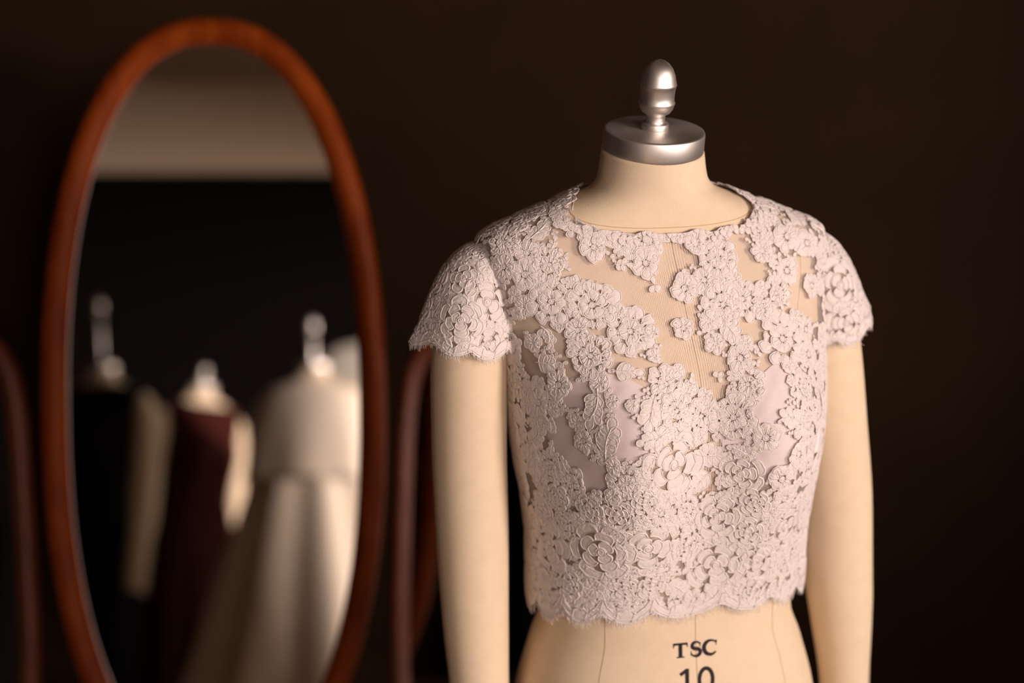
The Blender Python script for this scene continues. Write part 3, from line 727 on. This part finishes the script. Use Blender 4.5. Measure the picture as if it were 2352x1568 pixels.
# large flowers, where the photograph has them
for x, y, R, kind in [(1122, 690, .034, 'rose'), (1062, 735, .028, 'rose'), (1062, 640, .026, 'rose'), (1120, 790, .022, 'rose'), (1930, 655, .034, 'rose'), (1945, 745, .026, 'rose'), (1385, 1267, .040, 'rose'), (1482, 1260, .040, 'rose'), (1806, 1214, .036, 'rose'), (1634, 1290, .038, 'rose'), (1545, 1070, .042, 'rose'), (1730, 1290, .030, 'rose'), (1265, 1250, .034, 'rose'), (1640, 1180, .026, 'rose'),
        (1364, 702, .028, 'bloom'), (1272, 690, .026, 'bloom'), (1203, 632, .017, 'bloom'), (1201, 582, .015, 'bloom'), (1452, 768, .026, 'bloom'), (1575, 665, .016, 'bloom'), (1580, 757, .0125, 'bloom'), (1655, 700, .024, 'bloom'), (1700, 690, .022, 'bloom'), (1648, 595, .022, 'bloom'), (1672, 760, .020, 'spray'), (1500, 664, .0085, 'leaf'),
        (1375, 505, .016, 'bloom'), (1430, 545, .018, 'bloom'), (1365, 570, .015, 'bloom'), (1480, 605, .016, 'bloom'), (1427, 603, .010, 'spray'), (1735, 530, .013, 'bloom'), (1745, 577, .013, 'bloom'), (1861, 650, .013, 'bloom'), (1800, 620, .016, 'bloom'), (1800, 780, .030, 'bloom'), (1530, 880, .020, 'bloom'), (1690, 955, .026, 'bloom'), (1752, 1000, .017, 'bloom'), (1350, 820, .024, 'bloom'), (1290, 880, .016, 'bloom'), (1270, 780, .012, 'spray'), (1440, 845, .016, 'spray'), (1545, 945, .020, 'bloom'), (1700, 1080, .026, 'rose'), (1360, 950, .020, 'spray'), (1390, 1010, .022, 'spray'), (1440, 1110, .020, 'bloom'), (1850, 960, .022, 'bloom'), (1485, 1020, .014, 'spray'), (1610, 960, .020, 'bloom'), (1215, 705, .012, 'bloom'), (1190, 950, .02, 'spray')]:
    R *= .94; i = nearest_pt(x, y); CEN = np.vstack([CEN, pts[i][1]]); RAD = np.append(RAD, R * .9); placed.append((i, R, kind, True))
rng.shuffle(vis_i); rng.shuffle(hid_i)
for R, pack in ((.0175, .80), (.0140, .78), (.0105, .76), (.0078, .73), (.0055, .70), (.0042, .62)):
    for i in vis_i:
        k = pts[i][0]; low_ = PX[i, 1] > 1110
        kind = 'leaf' if R < .007 else ('rose' if (k != 0 and R > .015) or (low_ and R > .015 and rng.random() < .75) else ('spray' if rng.random() < .28 else 'bloom'))
        try_place(i, R * rng.uniform(.88, 1.12), pack, True, kind)
for R, pack in ((.030, .86), (.018, .82), (.010, .8)):
    for i in hid_i: try_place(i, R, pack, False, 'rose' if R > .02 else 'bloom')
SHAPES = {'bloom': bloom, 'spray': spray, 'leaf': leaf, 'rose': rose}
PNAME = {'bloom': 'lace_flower', 'spray': 'lace_spray', 'leaf': 'lace_leaf', 'rose': 'lace_rose'}
placed.sort(key=lambda q: -q[1])
count = {}
hidP, hidC, restP = MB(), MB(), MB()
for (i, R, kind, vis) in placed:
    k, p, n, v = pts[i]; wr_ = Wrap(bvh_of(k), p, n, rng.uniform(0, 6.28)); base = .0003 + rng.uniform(0, .0008); cr = .0006 if R > .009 else .0005
    mo = SHAPES[kind](R * (1.06 if kind != 'rose' else 1.0), rng)
    if not vis: lay(wr_, mo, base, cr, hidP, hidP, .0035); continue
    count[kind] = count.get(kind, 0) + 1
    if count[kind] > 295: lay(wr_, mo, base, cr, restP, restP, .0014); continue
    pm, cm = MB(), MB(); lay(wr_, mo, base, cr, pm, cm, .0014)
    fo = pm.build(PNAME[kind], M['lace'], top); cm.build('cord', M['cord'], fo)
if hidP.V: tag(hidP.build('lace_ground', M['lace'], top), kind='stuff')
if restP.V: tag(restP.build('lace_filling', M['lace'], top), kind='stuff')
print('motifs', count, len(placed))

# scalloped borders: two rows of lobes following each hem, and the corded edge
def border(name, edge, inward, lobes, width, closed=True):
    """edge(u) point on the hem, inward(u, d) point d metres up from it"""
    pm, cm = MB(), MB(); N = lobes * 12
    us = np.linspace(0, 2*PI, N, endpoint=False)
    rows = []
    for kd, hh in ((0, .0008), (.25, .0018), (.7, .0019), (1, .0008)):
        dd = width * kd * (1 + .28 * np.sin(us * lobes * 2.0 + 1.0) + .12 * np.sin(us * lobes * 5))
        rows.append([inward(u, d, hh) for u, d in zip(us, dd)])
    pm.add([v for r in rows for v in r], grid_faces(4, N))
    for kd in (0, .28, 1):
        dd = width * kd * (1 + .28 * np.sin(us * lobes * 2.0 + 1.0) + .12 * np.sin(us * lobes * 5))
        cm.tube([inward(u, d, .0021 if kd else .0014) for u, d in zip(us, dd)], .0006, 4, True)
    for u in np.linspace(0, 2*PI, lobes * 3, endpoint=False):
        cm.tube([inward(u + .4/lobes * s, width * s, .0021) for s in np.linspace(.05, 1, 5)], .0005, 4)
    o = pm.build(name, M['lace'], top); cm.build('cord', M['cord'], o)
def out_n(p, c): d = np.array([p[0]-c[0], p[1]-c[1], 0.0]); return d / (np.linalg.norm(d) + 1e-9)
def hem_pt(u, d, hh): 
    z = hem_z(np.array(u)) + d; p = blouse_pt(np.array(u), z); return p + out_n(p, (.025, 0)) * hh
border('hem_border', None, hem_pt, 17, .013)
def sleeve_pt(side):
    V, _, NU, NV = SL[side]; G = V.reshape(NV, NU, 3)
    def f(u, d, hh):
        a = (u % (2*PI)) / (2*PI) * NU; i = int(a) % NU; fr = a - int(a); col = G[:, i] * (1-fr) + G[:, (i+1) % NU] * fr
        col = col[::-1]; s = np.concatenate([[0], np.cumsum(np.linalg.norm(np.diff(col, axis=0), axis=1))])
        p = np.array([np.interp(d, s, col[:, k]) for k in range(3)]); return p + out_n(p, (ARMF[side](p[2])[0], 0)) * hh
    return f
for side in (-1, 1): border('sleeve_border', None, sleeve_pt(side), 8, .011)
# neckline edging: a run of tight little petals
nm, nc = MB(), MB()
for u in np.arange(0, 2*PI, .042):
    z = float(neck_z(np.array(u))) - .0045; 
    p = blouse_pt(np.array(u), np.array(z)); l, n, *_ = TOP_BVH.find_nearest(Vector(p)); 
    if n.z < 0: n = -n
    lay(Wrap(TOP_BVH, l, n, rng.uniform(0, 6)), leaf(.0078, rng), .0012 + rng.uniform(0, .001), .00045, nm, nc, .0014)
no = nm.build('neckline_edging', M['lace'], top); nc.build('cord', M['cord'], no)
# eyelash fringe
fr_ = MB()
def lashes(f, n, lmin, lmax, cxy):
    for u in np.linspace(0, 2*PI, n, endpoint=False):
        u += rng.normal(0, .4) * 2*PI/n; p = f(u, .0005, .001); o = out_n(p, cxy(p)); L = rng.uniform(lmin, lmax); tn = np.array([-o[1], o[0], 0]) * rng.normal(.25, .35)
        fr_.tube([p, p + (np.array([0, 0, -1.0]) + tn*.5 + o*.15) * L*.55, p + (np.array([0, 0, -1.0]) + tn + o*.1) * L], [.00034, .00027, .00014], 3)
lashes(hem_pt, 760, .0045, .0100, lambda p: (.025, 0))
for side in (-1, 1): lashes(sleeve_pt(side), 250, .003, .008, lambda p: (ARMF[side](1.25)[0], 0))
tag(fr_.build('eyelash_fringe', M['cord'], top), kind='stuff')
# corded armhole seams
